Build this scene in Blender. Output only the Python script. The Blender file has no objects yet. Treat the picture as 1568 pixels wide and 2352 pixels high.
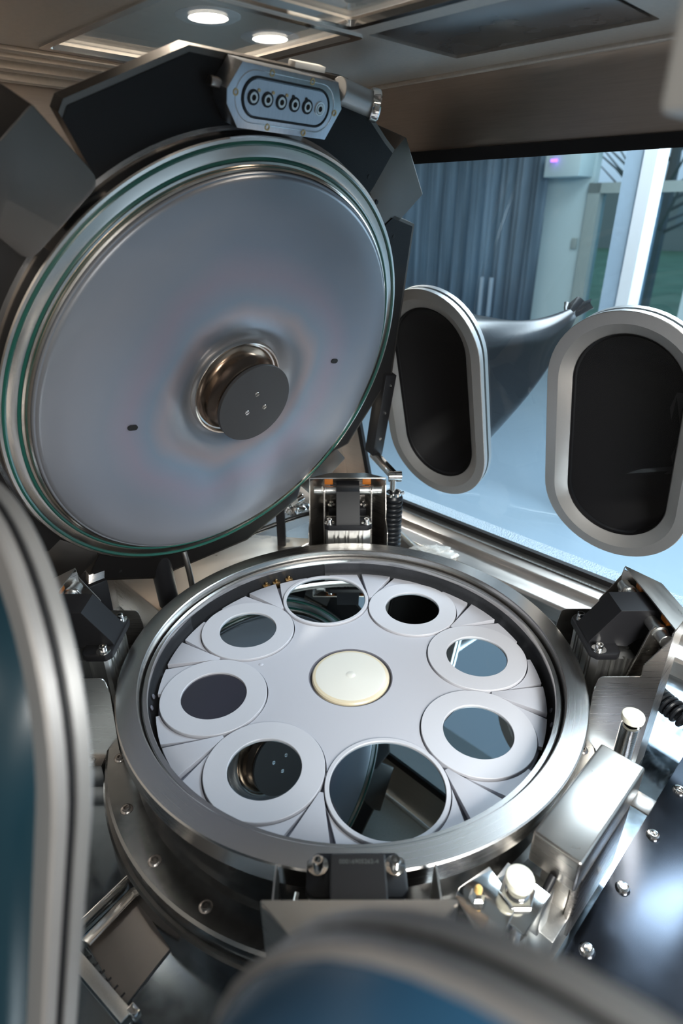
import bpy, bmesh, math, random
from mathutils import Vector, Matrix, noise
PI=math.pi; S2=math.sqrt(.5)
R=math.radians
scn=bpy.context.scene
COL=scn.collection
random.seed(7)

# ------------------------------------------------------------------ camera
cd=bpy.data.cameras.new('camera'); cam=bpy.data.objects.new('camera',cd); COL.objects.link(cam)
cam.location=(-.0149,-.8173,.7324)
cam.rotation_euler=(R(90-26.6527),R(-.2059),0)
_p,_r=-.465178,-.0035943
_f=Vector((0,math.cos(_p),math.sin(_p))); _x=Vector((1,0,0)); _u=_x.cross(_f)
_x2=math.cos(_r)*_x+math.sin(_r)*_u; _u2=-math.sin(_r)*_x+math.cos(_r)*_u
cam.rotation_euler=Matrix((_x2,_u2,-_f)).transposed().to_euler()
cd.sensor_fit='VERTICAL'; cd.sensor_height=36; cd.sensor_width=24
cd.lens=1386.195/2352*36
cd.clip_start=.01; cd.clip_end=200
cd.dof.use_dof=True; cd.dof.focus_distance=1.1; cd.dof.aperture_fstop=3.6
scn.camera=cam

# ------------------------------------------------------------------ world
w=bpy.data.worlds.new('sky'); scn.world=w; w.use_nodes=True
nt=w.node_tree; nt.nodes.clear()
def WN(ty,**k):
    n=nt.nodes.new(ty)
    for a,v in k.items(): setattr(n,a,v)
    return n
o=WN('ShaderNodeOutputWorld'); bg=WN('ShaderNodeBackground'); tc=WN('ShaderNodeTexCoord'); sp=WN('ShaderNodeSeparateXYZ')
def ramp(st):
    c=WN('ShaderNodeValToRGB'); E=c.color_ramp.elements
    E[0].position,E[0].color=st[0][0],(*st[0][1],1); E[1].position,E[1].color=st[-1][0],(*st[-1][1],1)
    for p_,q in st[1:-1]:
        x=E.new(p_); x.color=(*q,1)
    return c
mr=WN('ShaderNodeMapRange'); mr.inputs[1].default_value=-.6; mr.inputs[2].default_value=.8
blue=ramp([(0,(.12,.18,.24)),(.40,(.20,.31,.41)),(.50,(.55,.72,.88)),(1,(.34,.42,.52))])      # windows side
warm=ramp([(0,(.08,.073,.067)),(.40,(.10,.092,.083)),(.52,(.42,.38,.34)),(.66,(.50,.46,.41)),(1,(.34,.31,.28))])   # lamp lit hall side
dt=WN('ShaderNodeVectorMath',operation='DOT_PRODUCT'); dt.inputs[1].default_value=(.92,.38,0)
m2=WN('ShaderNodeMapRange'); m2.inputs[1].default_value=-.15; m2.inputs[2].default_value=.45
mix=WN('ShaderNodeMix',data_type='RGBA')
nt.links.new(tc.outputs['Generated'],sp.inputs[0]); nt.links.new(sp.outputs['Z'],mr.inputs[0])
nt.links.new(mr.outputs[0],blue.inputs[0]); nt.links.new(mr.outputs[0],warm.inputs[0])
nt.links.new(tc.outputs['Generated'],dt.inputs[0]); nt.links.new(dt.outputs['Value'],m2.inputs[0])
nt.links.new(m2.outputs[0],mix.inputs[0]); nt.links.new(warm.outputs[0],mix.inputs[6]); nt.links.new(blue.outputs[0],mix.inputs[7])
nt.links.new(mix.outputs[2],bg.inputs[0]); bg.inputs[1].default_value=1.05; nt.links.new(bg.outputs[0],o.inputs[0])

# ------------------------------------------------------------------ large lights
def area(name,loc,target,sx,sy,power,color):
    l=bpy.data.lights.new(name,'AREA'); l.shape='RECTANGLE'; l.size=sx; l.size_y=sy; l.energy=power; l.color=color
    ob=bpy.data.objects.new(name,l); COL.objects.link(ob); ob.location=loc
    d=Vector(target)-Vector(loc); ob.rotation_euler=d.to_track_quat('-Z','Y').to_euler(); return ob
# daylight of the hall windows: beyond the right window, and behind the camera to the right
area('daylight_right',(1.75,1.35,2.35),(.1,0,.1),1.6,1.3,170,(.86,.93,1))
area('daylight_far_right',(3.6,2.2,1.2),(0,0,.2),2.0,1.8,45,(.66,.82,1))
area('daylight_front',(.9,-2.4,1.9),(.1,.1,.1),1.6,1.2,180,(1,.98,.94))
area('fill_behind',(-1.3,-2.3,2.1),(0,0,.3),1.2,1.2,6,(1,.95,.88))  # added fill behind the camera, brightens faces turned towards it
area('hall_fill',(2.6,3.6,2.5),(4.2,3.6,.2),2.0,2.0,60,(.86,.94,1))  # added fill, lifts the hall seen through the right window
wl_=bpy.data.lights.new('warm_spot','SPOT'); wl_.energy=300; wl_.color=(1,.86,.70); wl_.spot_size=R(26); wl_.spot_blend=.15; wl_.shadow_soft_size=.04  # added spot with no fixture, put in to light the back ledge
wo_=bpy.data.objects.new('warm_spot',wl_); COL.objects.link(wo_); wo_.location=((1.3-.62)*S2,(1.3+.62)*S2,1.5)
wo_.rotation_euler=(Vector(((.12-.58)*S2,(.12+.58)*S2,-.05))-Vector(wo_.location)).to_track_quat('-Z','Y').to_euler()

vs=scn.view_settings; scn.display_settings.display_device='sRGB'
vs.view_transform='Standard'; vs.look='None'; vs.gamma=1; vs.use_curve_mapping=False; vs.exposure=0.28

# ------------------------------------------------------------------ materials
def nodemat(name):
    m=bpy.data.materials.new(name); m.use_nodes=True
    t=m.node_tree; b=t.nodes['Principled BSDF']; return m,t,b
def N(t,ty,**kw):
    n=t.nodes.new(ty)
    for a,v in kw.items(): setattr(n,a,v)
    return n
def plain(name,col,rough=.5,metal=0,spec=.5,coat=0,noise_amt=.06,scale=40,bump=0):
    m,t,b=nodemat(name)
    b.inputs['Roughness'].default_value=rough; b.inputs['Metallic'].default_value=metal
    b.inputs['Specular IOR Level'].default_value=spec; b.inputs['Coat Weight'].default_value=coat
    tc=N(t,'ShaderNodeTexCoord'); nz=N(t,'ShaderNodeTexNoise'); nz.inputs['Scale'].default_value=scale; nz.inputs['Detail'].default_value=3
    t.links.new(tc.outputs['Object'],nz.inputs['Vector'])
    mx=N(t,'ShaderNodeMix',data_type='RGBA'); mx.inputs[6].default_value=(*[c*(1-noise_amt) for c in col],1); mx.inputs[7].default_value=(*[min(1,c*(1+noise_amt)) for c in col],1)
    t.links.new(nz.outputs[0],mx.inputs[0]); t.links.new(mx.outputs[2],b.inputs['Base Color'])
    if bump:
        bp=N(t,'ShaderNodeBump'); bp.inputs['Strength'].default_value=bump; bp.inputs['Distance'].default_value=.002
        t.links.new(nz.outputs[0],bp.inputs['Height']); t.links.new(bp.outputs[0],b.inputs['Normal'])
    return m
def steel(name,col,r0=.2,r1=.36,stretch=(1,1,60),scale=12,turned=False,aniso=0,bump=.02,big=3):
    m,t,b=nodemat(name); b.inputs['Metallic'].default_value=1
    tc=N(t,'ShaderNodeTexCoord')
    if turned:
        sx=N(t,'ShaderNodeSeparateXYZ'); t.links.new(tc.outputs['Object'],sx.inputs[0])
        cx=N(t,'ShaderNodeCombineXYZ'); t.links.new(sx.outputs['X'],cx.inputs['X']); t.links.new(sx.outputs['Y'],cx.inputs['Y'])
        ln=N(t,'ShaderNodeVectorMath',operation='LENGTH'); t.links.new(cx.outputs[0],ln.inputs[0])
        c2=N(t,'ShaderNodeCombineXYZ'); t.links.new(ln.outputs['Value'],c2.inputs['X']); t.links.new(sx.outputs['Z'],c2.inputs['Z'])
        src=c2.outputs[0]; nsc=900
    else:
        mp=N(t,'ShaderNodeMapping'); mp.inputs['Scale'].default_value=stretch; t.links.new(tc.outputs['Object'],mp.inputs[0]); src=mp.outputs[0]; nsc=scale
    n1=N(t,'ShaderNodeTexNoise'); n1.inputs['Scale'].default_value=nsc; n1.inputs['Detail'].default_value=4; t.links.new(src,n1.inputs['Vector'])
    n2=N(t,'ShaderNodeTexNoise'); n2.inputs['Scale'].default_value=big; n2.inputs['Detail'].default_value=3; t.links.new(tc.outputs['Object'],n2.inputs['Vector'])
    mx=N(t,'ShaderNodeMix',data_type='RGBA'); mx.inputs[6].default_value=(*[c*.84 for c in col],1); mx.inputs[7].default_value=(*[min(1,c*1.1) for c in col],1)
    t.links.new(n1.outputs[0],mx.inputs[0]); t.links.new(mx.outputs[2],b.inputs['Base Color'])
    ad=N(t,'ShaderNodeMath',operation='ADD'); t.links.new(n1.outputs[0],ad.inputs[0]); t.links.new(n2.outputs[0],ad.inputs[1])
    mr=N(t,'ShaderNodeMapRange'); mr.inputs[1].default_value=.6; mr.inputs[2].default_value=1.4; mr.inputs[3].default_value=r0; mr.inputs[4].default_value=r1
    t.links.new(ad.outputs[0],mr.inputs[0]); t.links.new(mr.outputs[0],b.inputs['Roughness'])
    if aniso:
        b.inputs['Anisotropic'].default_value=aniso
        tg=N(t,'ShaderNodeTangent',direction_type='RADIAL',axis='Z'); t.links.new(tg.outputs[0],b.inputs['Tangent'])
    if bump:
        bp=N(t,'ShaderNodeBump'); bp.inputs['Strength'].default_value=bump; bp.inputs['Distance'].default_value=.0003
        t.links.new(n1.outputs[0],bp.inputs['Height']); t.links.new(bp.outputs[0],b.inputs['Normal'])
    return m
M={}
M['steel']=steel('brushed_steel',(.60,.565,.525),.24,.36,bump=0,stretch=(1,1,40))
M['steel_wall']=steel('wall_steel',(.58,.52,.47),.30,.42,stretch=(1,1,30),scale=14,bump=0)
M['steel_ceiling']=steel('ceiling_steel',(.74,.68,.61),.40,.52,stretch=(1,1,1),scale=150,bump=0)
M['steel_ceiling'].node_tree.nodes['Principled BSDF'].inputs['Metallic'].default_value=.7
M['steel_dark']=steel('dark_steel',(.36,.33,.31),.22,.36,bump=0)
M['sheet']=steel('blue_grey_sheet',(.07,.08,.10),.18,.28,bump=0)
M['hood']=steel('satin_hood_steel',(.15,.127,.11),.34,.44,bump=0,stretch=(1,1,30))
M['floor']=steel('tray_steel',(.33,.39,.44),.07,.20,stretch=(1,1,1),scale=40,bump=.02,big=5)
M['turned']=steel('turned_steel',(.74,.67,.60),.12,.24,turned=True,aniso=.6,bump=.12)
M['turned_rim']=steel('turned_rim_steel',(.56,.54,.52),.2,.30,turned=True,aniso=.55,bump=.02)
M['wall_turned']=steel('vessel_wall_steel',(.27,.27,.265),.14,.26,stretch=(1,1,1),scale=60,aniso=.3,bump=0)
M['chrome']=steel('chrome',(.82,.81,.79),.06,.14,bump=0)
M['alu']=steel('extruded_aluminium',(.74,.74,.72),.28,.42,stretch=(60,60,1),scale=8)
M['anod']=plain('anodised_ring',(.46,.45,.44),.42,.75,noise_amt=.03,scale=200)
M['anod_block']=steel('milled_aluminium',(.56,.60,.66),.26,.4,stretch=(40,1,1),scale=14)
M['black']=plain('black_anodised',(.011,.011,.013),.42,0,.35)
M['black_cover']=plain('black_lid_cover',(.008,.007,.007),.5,0,.22)
M['rubber']=plain('black_rubber',(.008,.009,.011),.30,0,.35,noise_amt=.2,scale=14)
M['rubber_blue_sheen']=plain('blue_sheen_rubber',(.024,.088,.17),.25,0,.5,noise_amt=.2,scale=6)  # blue reflection on the black glove put into the base colour
M['rubber_teal_sheen']=plain('teal_sheen_rubber',(.005,.018,.026),.28,0,.4,noise_amt=.2,scale=6)  # darker version of that painted reflection, for the left glove
M['inside']=plain('glove_inside',(.002,.002,.003),.6,0,.2)  # near black, shade inside the sleeves put into the colour
M['gasket']=plain('black_gasket',(.008,.008,.009),.55,0,.3)
M['green']=plain('green_seal',(.004,.085,.062),.3,0,.6)
M['graphite']=plain('coated_graphite',(.53,.53,.575),.46,.12,.4,noise_amt=.02,scale=260)
M['graphite_ring']=plain('coated_carrier',(.60,.60,.64),.44,.12,.4,noise_amt=.015,scale=300)
M['graphite_edge']=plain('graphite_side',(.15,.15,.18),.6,0,.3)
M['dark_ring']=plain('dark_quartz',(.035,.037,.042),.34,.1,.6,noise_amt=.35,scale=320)
M['wafer']=plain('silicon_wafer',(.34,.41,.44),.015,1,.5,noise_amt=.01,scale=3)
M['wafer_dark']=plain('silicon_wafer_dull',(.16,.155,.175),.24,1,.5,noise_amt=.05,scale=8)
M['glass_disc']=plain('milky_quartz',(.80,.78,.71),.3,0,.6,coat=.5,noise_amt=.04,scale=6)
M['glass_rim']=plain('yellowed_quartz_rim',(.74,.64,.46),.3,0,.6,noise_amt=.08,scale=10)
M['white_plastic']=plain('white_plastic',(.86,.83,.70),.38,0,.5,noise_amt=.02)
M['clip']=plain('white_clip',(.80,.79,.76),.45,0,.5)
M['orange']=plain('amber_pad',(.45,.13,.01),.4,0,.5)
M['brass']=plain('brass',(.62,.42,.20),.28,1,.5)
M['yellow']=plain('yellow_tip',(.80,.50,.16),.4,0,.5)
M['hole']=plain('screw_hole',(.02,.02,.02),.6,.3,.3)
M['post']=plain('pale_post',(.86,.84,.80),.42,.2,.5,noise_amt=.02)
M['hub']=plain('graphite_hub_face',(.042,.040,.040),.5,.1,.4,noise_amt=.03,scale=300)
M['hub_neck']=steel('bronzed_neck',(.17,.115,.08),.14,.26,turned=True,aniso=.7)
# room beyond
M['room_floor']=plain('hall_floor',(.25,.34,.42),.4,0,.5,noise_amt=.05,scale=1.5)
M['room_wall']=plain('hall_wall',(.50,.66,.70),.6,0,.4,noise_amt=.03,scale=2)
M['room_frame']=plain('hall_door_frame',(.30,.38,.38),.5,0,.4)
M['white_frame']=plain('white_frame',(.82,.88,.94),.4,0,.5,noise_amt=.01)
M['blue_frame']=plain('blue_grey_frame',(.38,.52,.66),.45,0,.5)
M['room_ceiling']=plain('cabinet_ceiling',(.62,.57,.53),.4,.15,.5,noise_amt=.03,scale=4)
M['bark']=plain('bark',(.16,.22,.26),.8)
M['leaf']=plain('twigs',(.10,.17,.16),.8)
M['grass']=plain('lawn',(.16,.36,.26),.9,noise_amt=.4,scale=1.2)
M['house']=plain('far_building',(.40,.50,.58),.7)

def curtain_mat():
    m,t,b=nodemat('blue_curtain'); b.inputs['Roughness'].default_value=.75
    tc=N(t,'ShaderNodeTexCoord'); mp=N(t,'ShaderNodeMapping'); mp.inputs['Scale'].default_value=(1,1,.08); t.links.new(tc.outputs['Object'],mp.inputs[0])
    nz=N(t,'ShaderNodeTexNoise'); nz.inputs['Scale'].default_value=7; nz.inputs['Detail'].default_value=5; t.links.new(mp.outputs[0],nz.inputs['Vector'])
    cr=N(t,'ShaderNodeValToRGB'); cr.color_ramp.elements[0].color=(.17,.26,.34,1); cr.color_ramp.elements[0].position=.35; cr.color_ramp.elements[1].color=(.38,.53,.66,1); cr.color_ramp.elements[1].position=.7
    t.links.new(nz.outputs[0],cr.inputs[0]); t.links.new(cr.outputs[0],b.inputs['Base Color']); return m
M['curtain']=curtain_mat()
def sparkle_mat():
    m,t,b=nodemat('textured_ledge'); b.inputs['Roughness'].default_value=.25; b.inputs['Base Color'].default_value=(.30,.36,.41,1)
    tc=N(t,'ShaderNodeTexCoord'); nz=N(t,'ShaderNodeTexVoronoi'); nz.inputs['Scale'].default_value=230; t.links.new(tc.outputs['Object'],nz.inputs['Vector'])
    bp=N(t,'ShaderNodeBump'); bp.inputs['Strength'].default_value=.8; bp.inputs['Distance'].default_value=.003; t.links.new(nz.outputs[0],bp.inputs['Height']); t.links.new(bp.outputs[0],b.inputs['Normal']); return m
M['ledge']=sparkle_mat()
def pane(name,tint,ref=1.0,extra=0.0):
    m=bpy.data.materials.new(name); m.use_nodes=True; t=m.node_tree; t.nodes.clear()
    o=N(t,'ShaderNodeOutputMaterial'); tr=N(t,'ShaderNodeBsdfTransparent'); tr.inputs[0].default_value=(*tint,1)
    gl=N(t,'ShaderNodeBsdfGlossy'); gl.inputs['Roughness'].default_value=.01
    fr=N(t,'ShaderNodeFresnel'); fr.inputs[0].default_value=1.5
    ge=N(t,'ShaderNodeNewGeometry'); mi=N(t,'ShaderNodeMapRange'); mi.inputs[3].default_value=1.5; mi.inputs[4].default_value=1/1.5
    t.links.new(ge.outputs['Backfacing'],mi.inputs[0]); t.links.new(mi.outputs[0],fr.inputs[0])
    ma=N(t,'ShaderNodeMath',operation='MULTIPLY_ADD'); ma.inputs[1].default_value=ref; ma.inputs[2].default_value=extra; ma.use_clamp=True
    t.links.new(fr.outputs[0],ma.inputs[0])
    mx=N(t,'ShaderNodeMixShader'); t.links.new(ma.outputs[0],mx.inputs[0]); t.links.new(tr.outputs[0],mx.inputs[1]); t.links.new(gl.outputs[0],mx.inputs[2]); t.links.new(mx.outputs[0],o.inputs[0]); return m
M['pane']=pane('tinted_pane',(.78,.88,.93),1.0)
M['pane_front']=pane('front_pane',(.97,.98,.98),.18)
M['acrylic']=pane('scratched_acrylic',(.80,.78,.75),1.0,.03)
def film():
    m=bpy.data.materials.new('clear_film'); m.use_nodes=True; t=m.node_tree; t.nodes.clear()
    o=N(t,'ShaderNodeOutputMaterial'); tr=N(t,'ShaderNodeBsdfTransparent'); pb=N(t,'ShaderNodeBsdfPrincipled'); pb.inputs['Base Color'].default_value=(.75,.74,.70,1); pb.inputs['Roughness'].default_value=.12
    mx=N(t,'ShaderNodeMixShader'); mx.inputs[0].default_value=.38
    t.links.new(tr.outputs[0],mx.inputs[1]); t.links.new(pb.outputs[0],mx.inputs[2]); t.links.new(mx.outputs[0],o.inputs[0]); return m
M['film']=film()
M['foil']=steel('crumpled_foil',(.78,.78,.78),.1,.2,bump=0)
def emit(name,col,s):
    m=bpy.data.materials.new(name); m.use_nodes=True; t=m.node_tree; t.nodes.clear()
    o=N(t,'ShaderNodeOutputMaterial'); e=N(t,'ShaderNodeEmission'); e.inputs[0].default_value=(*col,1); e.inputs[1].default_value=s; t.links.new(e.outputs[0],o.inputs[0]); return m
M['lamp']=emit('downlight_glow',(1,.94,.86),22)
M['purple']=emit('purple_glow',(.45,.15,1),3)
M['engrave']=plain('faint_engraving',(.10,.105,.10),.5)
def lid_disc_mat():
    m,t,b=nodemat('oxidised_disc_shaded_centre'); b.inputs['Metallic'].default_value=.55; b.inputs['Roughness'].default_value=.40
    tc=N(t,'ShaderNodeTexCoord'); ln=N(t,'ShaderNodeVectorMath',operation='LENGTH'); t.links.new(tc.outputs['Object'],ln.inputs[0])
    nz=N(t,'ShaderNodeTexNoise'); nz.inputs['Scale'].default_value=4.5; nz.inputs['Detail'].default_value=2; t.links.new(tc.outputs['Object'],nz.inputs['Vector'])
    ma=N(t,'ShaderNodeMath',operation='MULTIPLY_ADD'); t.links.new(nz.outputs[0],ma.inputs[0]); ma.inputs[1].default_value=.10; t.links.new(ln.outputs['Value'],ma.inputs[2])
    mr=N(t,'ShaderNodeMapRange'); mr.inputs[1].default_value=.05; mr.inputs[2].default_value=.41; t.links.new(ma.outputs[0],mr.inputs[0])
    cr=N(t,'ShaderNodeValToRGB'); E=cr.color_ramp.elements
    E[0].position=0; E[0].color=(.06,.06,.062,1); E[1].position=1; E[1].color=(0.277,0.286,0.311,1)  # dark inner end paints the dark reflection around the neck over the oxide tints
    for p_,c in ((.15,(0.168,0.168,0.176,1)),(.24,(0.260,0.252,0.260,1)),(.33,(0.210,0.227,0.260,1)),(.40,(0.302,0.260,0.277,1)),(.47,(0.218,0.260,0.319,1)),(.58,(0.277,0.252,0.302,1)),(.70,(0.252,0.269,0.311,1)),(.85,(0.294,0.294,0.319,1))):
        x=E.new(p_); x.color=c
    t.links.new(mr.outputs[0],cr.inputs[0]); t.links.new(cr.outputs[0],b.inputs['Base Color']); return m
M['lid_disc']=lid_disc_mat()

# ------------------------------------------------------------------ helpers
def link(o): COL.objects.link(o); return o
def tagp(o,label=None,cat=None,group=None,kind=None):
    if label: o['label']=label
    if cat: o['category']=cat
    if group: o['group']=group
    if kind: o['kind']=kind
    return o
def thing(name,label,cat,mat=None,group=None):
    o=bpy.data.objects.new(name,None); o.empty_display_size=.02; link(o)
    if mat is not None: o.matrix_world=mat
    bpy.context.view_layer.update()
    return tagp(o,label,cat,group)
def T(x,y,z): return Matrix.Translation((x,y,z))
def put(name,bm,mat,parent=None,world=None,smooth=True,label=None,ang=35):
    """bm in world coordinates (parent transform removed) unless world is given: then bm is in that frame"""
    if world is not None: bmesh.ops.transform(bm,matrix=world,verts=bm.verts)
    bmesh.ops.recalc_face_normals(bm,faces=bm.faces)
    org=Matrix.Identity(4)
    if parent is not None:
        org=parent.matrix_world.copy()
        bmesh.ops.transform(bm,matrix=org.inverted(),verts=bm.verts)
    me=bpy.data.meshes.new(name)
    if smooth:
        for f in bm.faces: f.smooth=True
        for e_ in bm.edges:
            if len(e_.link_faces)==2 and e_.calc_face_angle(0)>R(ang): e_.smooth=False
    bm.to_mesh(me); bm.free()
    me.materials.append(M[mat] if isinstance(mat,str) else mat)
    o=bpy.data.objects.new(name,me); link(o)
    if parent is not None: o.parent=parent
    if label: o['label']=label
    bpy.context.view_layer.update()
    return o
def origin_to(o,loc):
    """move the origin of a top-level mesh object"""
    o.data.transform(Matrix.Translation(-Vector(loc))); o.location=loc; bpy.context.view_layer.update(); return o
def B_(): return bmesh.new()
def box(bm,x0,x1,y0,y1,z0,z1,bev=0,m=None,seg=2):
    r=bmesh.ops.create_cube(bm,size=1); vs_=r['verts']
    bmesh.ops.scale(bm,vec=(x1-x0,y1-y0,z1-z0),verts=vs_); bmesh.ops.translate(bm,vec=((x0+x1)/2,(y0+y1)/2,(z0+z1)/2),verts=vs_)
    if bev:
        es=list({e for v in vs_ for e in v.link_edges}); r=bmesh.ops.bevel(bm,geom=es,offset=bev,segments=seg,affect='EDGES',profile=.5)
        vs_=list({v for f in r['faces'] for v in f.verts}|{v for v in vs_ if v.is_valid})
    if m is not None: bmesh.ops.transform(bm,matrix=m,verts=vs_)
    return bm
def lathe(bm,prof,n=96,m=None,a0=0,a1=2*PI):
    full=abs(a1-a0-2*PI)<1e-6; cnt=n if full else n+1
    rings=[]; 
    for i in range(cnt):
        a=a0+(a1-a0)*i/n; c,s=math.cos(a),math.sin(a)
        row=[]
        for r,z in prof:
            v=Vector((r*c,r*s,z)); row.append(bm.verts.new(m@v if m is not None else v))
        rings.append(row)
    for i in range(n):
        A=rings[i]; Bq=rings[(i+1)%cnt]
        for j in range(len(prof)-1):
            try: bm.faces.new((A[j],Bq[j],Bq[j+1],A[j+1]))
            except ValueError: pass
    bmesh.ops.remove_doubles(bm,verts=[v for r_ in rings for v in r_],dist=1e-6)
    return bm
def ringbm(r0,r1,z0,z1,n=96,m=None,bev=.0008):
    b=bev
    return lathe(B_(),[(r0,z0),(r1,z0),(r1,z1-b),(r1-b,z1),(r0+b,z1),(r0,z1-b),(r0,z0)],n,m)
def axis_m(p,d,up=None):
    q=Vector(d).to_track_quat('Z','Y'); return Matrix.Translation(p)@q.to_matrix().to_4x4()
def cyl(bm,p0,p1,r,n=24,bev=.0008,r1=None):
    p0=Vector(p0);p1=Vector(p1); L=(p1-p0).length; r1=r if r1 is None else r1
    return lathe(bm,[(0,0),(r-bev,0),(r,bev),(r1,L-bev),(r1-bev,L),(0,L)],n,axis_m(p0,p1-p0))
def prism(bm,pts,h0,h1,m=None,bev=0):
    """polygon in XY extruded from h0 to h1"""
    lo=[bm.verts.new((x,y,h0)) for x,y in pts]; hi=[bm.verts.new((x,y,h1)) for x,y in pts]
    fs=[bm.faces.new(lo[::-1]),bm.faces.new(hi)]
    n=len(pts)
    for i in range(n): fs.append(bm.faces.new((lo[i],lo[(i+1)%n],hi[(i+1)%n],hi[i])))
    vs_=lo+hi
    if bev:
        bmesh.ops.recalc_face_normals(bm,faces=fs)
        es=list({e for f in (fs[0],fs[1]) for e in f.edges}); r=bmesh.ops.bevel(bm,geom=es,offset=bev,segments=2,affect='EDGES',profile=.5)
        vs_=list({v for f in r['faces'] for v in f.verts}|{v for v in vs_ if v.is_valid})
    if m is not None: bmesh.ops.transform(bm,matrix=m,verts=vs_)
    return bm
XZ=Matrix(((1,0,0,0),(0,0,-1,0),(0,1,0,0),(0,0,0,1)))   # polygon (x,z) extruded along -y
def prism_xz(bm,pts,y0,y1,m=None,bev=0):
    mm=XZ if m is None else m@XZ
    return prism(bm,pts,-y1,-y0,mm,bev)
def tube(bm,pts,r,n=10,closed=False):
    pts=[Vector(p) for p in pts]; rings=[]; N_=len(pts); up=Vector((0,0,1))
    prev=None
    for i,p in enumerate(pts):
        if closed: d=pts[(i+1)%N_]-pts[i-1]
        else: d=pts[min(i+1,N_-1)]-pts[max(i-1,0)]
        d.normalize()
        if prev is None:
            a=d.cross(up)
            if a.length<1e-3: a=d.cross(Vector((1,0,0)))
        else: a=prev-d*prev.dot(d)
        a.normalize(); prev=a; b=d.cross(a)
        rr=r[i] if isinstance(r,(list,tuple)) else r
        rings.append([bm.verts.new(p+rr*(math.cos(2*PI*k/n)*a+math.sin(2*PI*k/n)*b)) for k in range(n)])
    for i in range(N_ if closed else N_-1):
        A=rings[i]; C_=rings[(i+1)%N_]
        for k in range(n): bm.faces.new((A[k],A[(k+1)%n],C_[(k+1)%n],C_[k]))
    if not closed:
        bm.faces.new(rings[0][::-1]); bm.faces.new(rings[-1])
    return bm
def catmull(P,per=8):
    P=[Vector(p) for p in P]; out=[]
    Q=[P[0]*2-P[1]]+P+[P[-1]*2-P[-2]]
    for i in range(1,len(Q)-2):
        for k in range(per):
            t=k/per; a,b,c,d=Q[i-1],Q[i],Q[i+1],Q[i+2]
            out.append(.5*((2*b)+(c-a)*t+(2*a-5*b+4*c-d)*t*t+(3*b-a-3*c+d)*t**3))
    out.append(P[-1]); return out
def rounded(pts,rad,seg=5):
    """round the corners of a polygon; rad is one number or a list"""
    out=[]; n=len(pts)
    for i in range(n):
        r=rad[i] if isinstance(rad,(list,tuple)) else rad
        p=Vector(pts[i]); a=Vector(pts[i-1]); b=Vector(pts[(i+1)%n])
        if r<=0: out.append(tuple(p)); continue
        da=(a-p).normalized(); db=(b-p).normalized()
        p0=p+da*r; p1=p+db*r
        for k in range(seg+1):
            t=k/seg; q=(1-t)**2*p0+2*t*(1-t)*p+t*t*p1; out.append(tuple(q))
    return out
def copy_tree(o,parent=None):
    c=o.copy(); COL.objects.link(c)
    if parent is not None: c.parent=parent
    for ch in list(o.children): copy_tree(ch,c)
    return c
def screw_bms(p,d,r=.0045,h=.006,wash=.0085):
    """socket head screw: washer, head with hex recess, as one bmesh, along d"""
    m=axis_m(p,d); bm=B_()
    lathe(bm,[(0,0),(wash,0),(wash,.0012),(r,.0016)],24,m)
    lathe(bm,[(r,.0012),(r,h-.0007),(r-.0007,h),(r*.55,h)],24,m)
    lathe(bm,[(r*.55,h),(r*.5,h*.45),(0,h*.45)],6,m)
    return bm
def small_screw(name,p,d,mat,parent,r=.004,h=.002):
    m=axis_m(p,d); bm=B_()
    lathe(bm,[(r*1.25,0),(r*1.25,.0006),(r,h*.8),(r*.7,h),(r*.5,h)],20,m); lathe(bm,[(r*.5,h),(r*.45,h*.3),(0,h*.3)],6,m)
    return put(name,bm,mat,parent)
def uvz(u,v,z): return Vector(((u-v)*S2,(u+v)*S2,z))          # box axes at 45 degrees
BOX=Matrix(((S2,-S2,0,0),(S2,S2,0,0),(0,0,1,0),(0,0,0,1)))    # (u,v,z) -> world

# ------------------------------------------------------------------ the glove box shell
ZF,ZC=-.15,.94
TAU=R(14.5); SL=math.tan(TAU)
def struct(name,bm,mat,parent=None,**k):
    o=put(name,bm,mat,parent,**k); 
    if parent is None: o['kind']='structure'
    return o
VN,VB=-.66,.70
bm=box(B_(),-.72,.72,VN,VB,ZF-.02,ZF); struct('floor',bm,'floor',world=BOX)
# sloped window walls: local frame X along wall, Y up the slope, Z outward
def wallframe(side):
    n0=Vector((S2,S2,0)) if side>0 else Vector((-S2,-S2,0))
    n=math.cos(TAU)*n0+math.sin(TAU)*Vector((0,0,1)); X=Vector((0,0,1)).cross(n0); Y=n.cross(X)
    O=n0*(.6 if side>0 else .558)+Vector((0,0,.31))
    return Matrix((X.to_4d(),Y.to_4d(),n.to_4d(),(0,0,0,1))).transposed()@Matrix.Identity(4) , O,X,Y,n
def mk_frame(side):
    _,O,X,Y,n=wallframe(side)
    m=Matrix(((X[0],Y[0],n[0],O[0]),(X[1],Y[1],n[1],O[1]),(X[2],Y[2],n[2],O[2]),(0,0,0,1)))
    return m
WR=mk_frame(1); WL=mk_frame(-1)
PB=.018   # the pane lies this far behind the inner faces of the ports
yb,yt=-.393,.531
PBL=.011   # the same for the front pane
def stad(cx,cy,a,h,n=20):
    out=[]
    for k in range(n+1):
        t=PI*k/n; out.append((cx+a*math.cos(t),cy+h+a*math.sin(t)))
    for k in range(n+1):
        t=PI+PI*k/n; out.append((cx+a*math.cos(t),cy-h+a*math.sin(t)))
    return out
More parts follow.
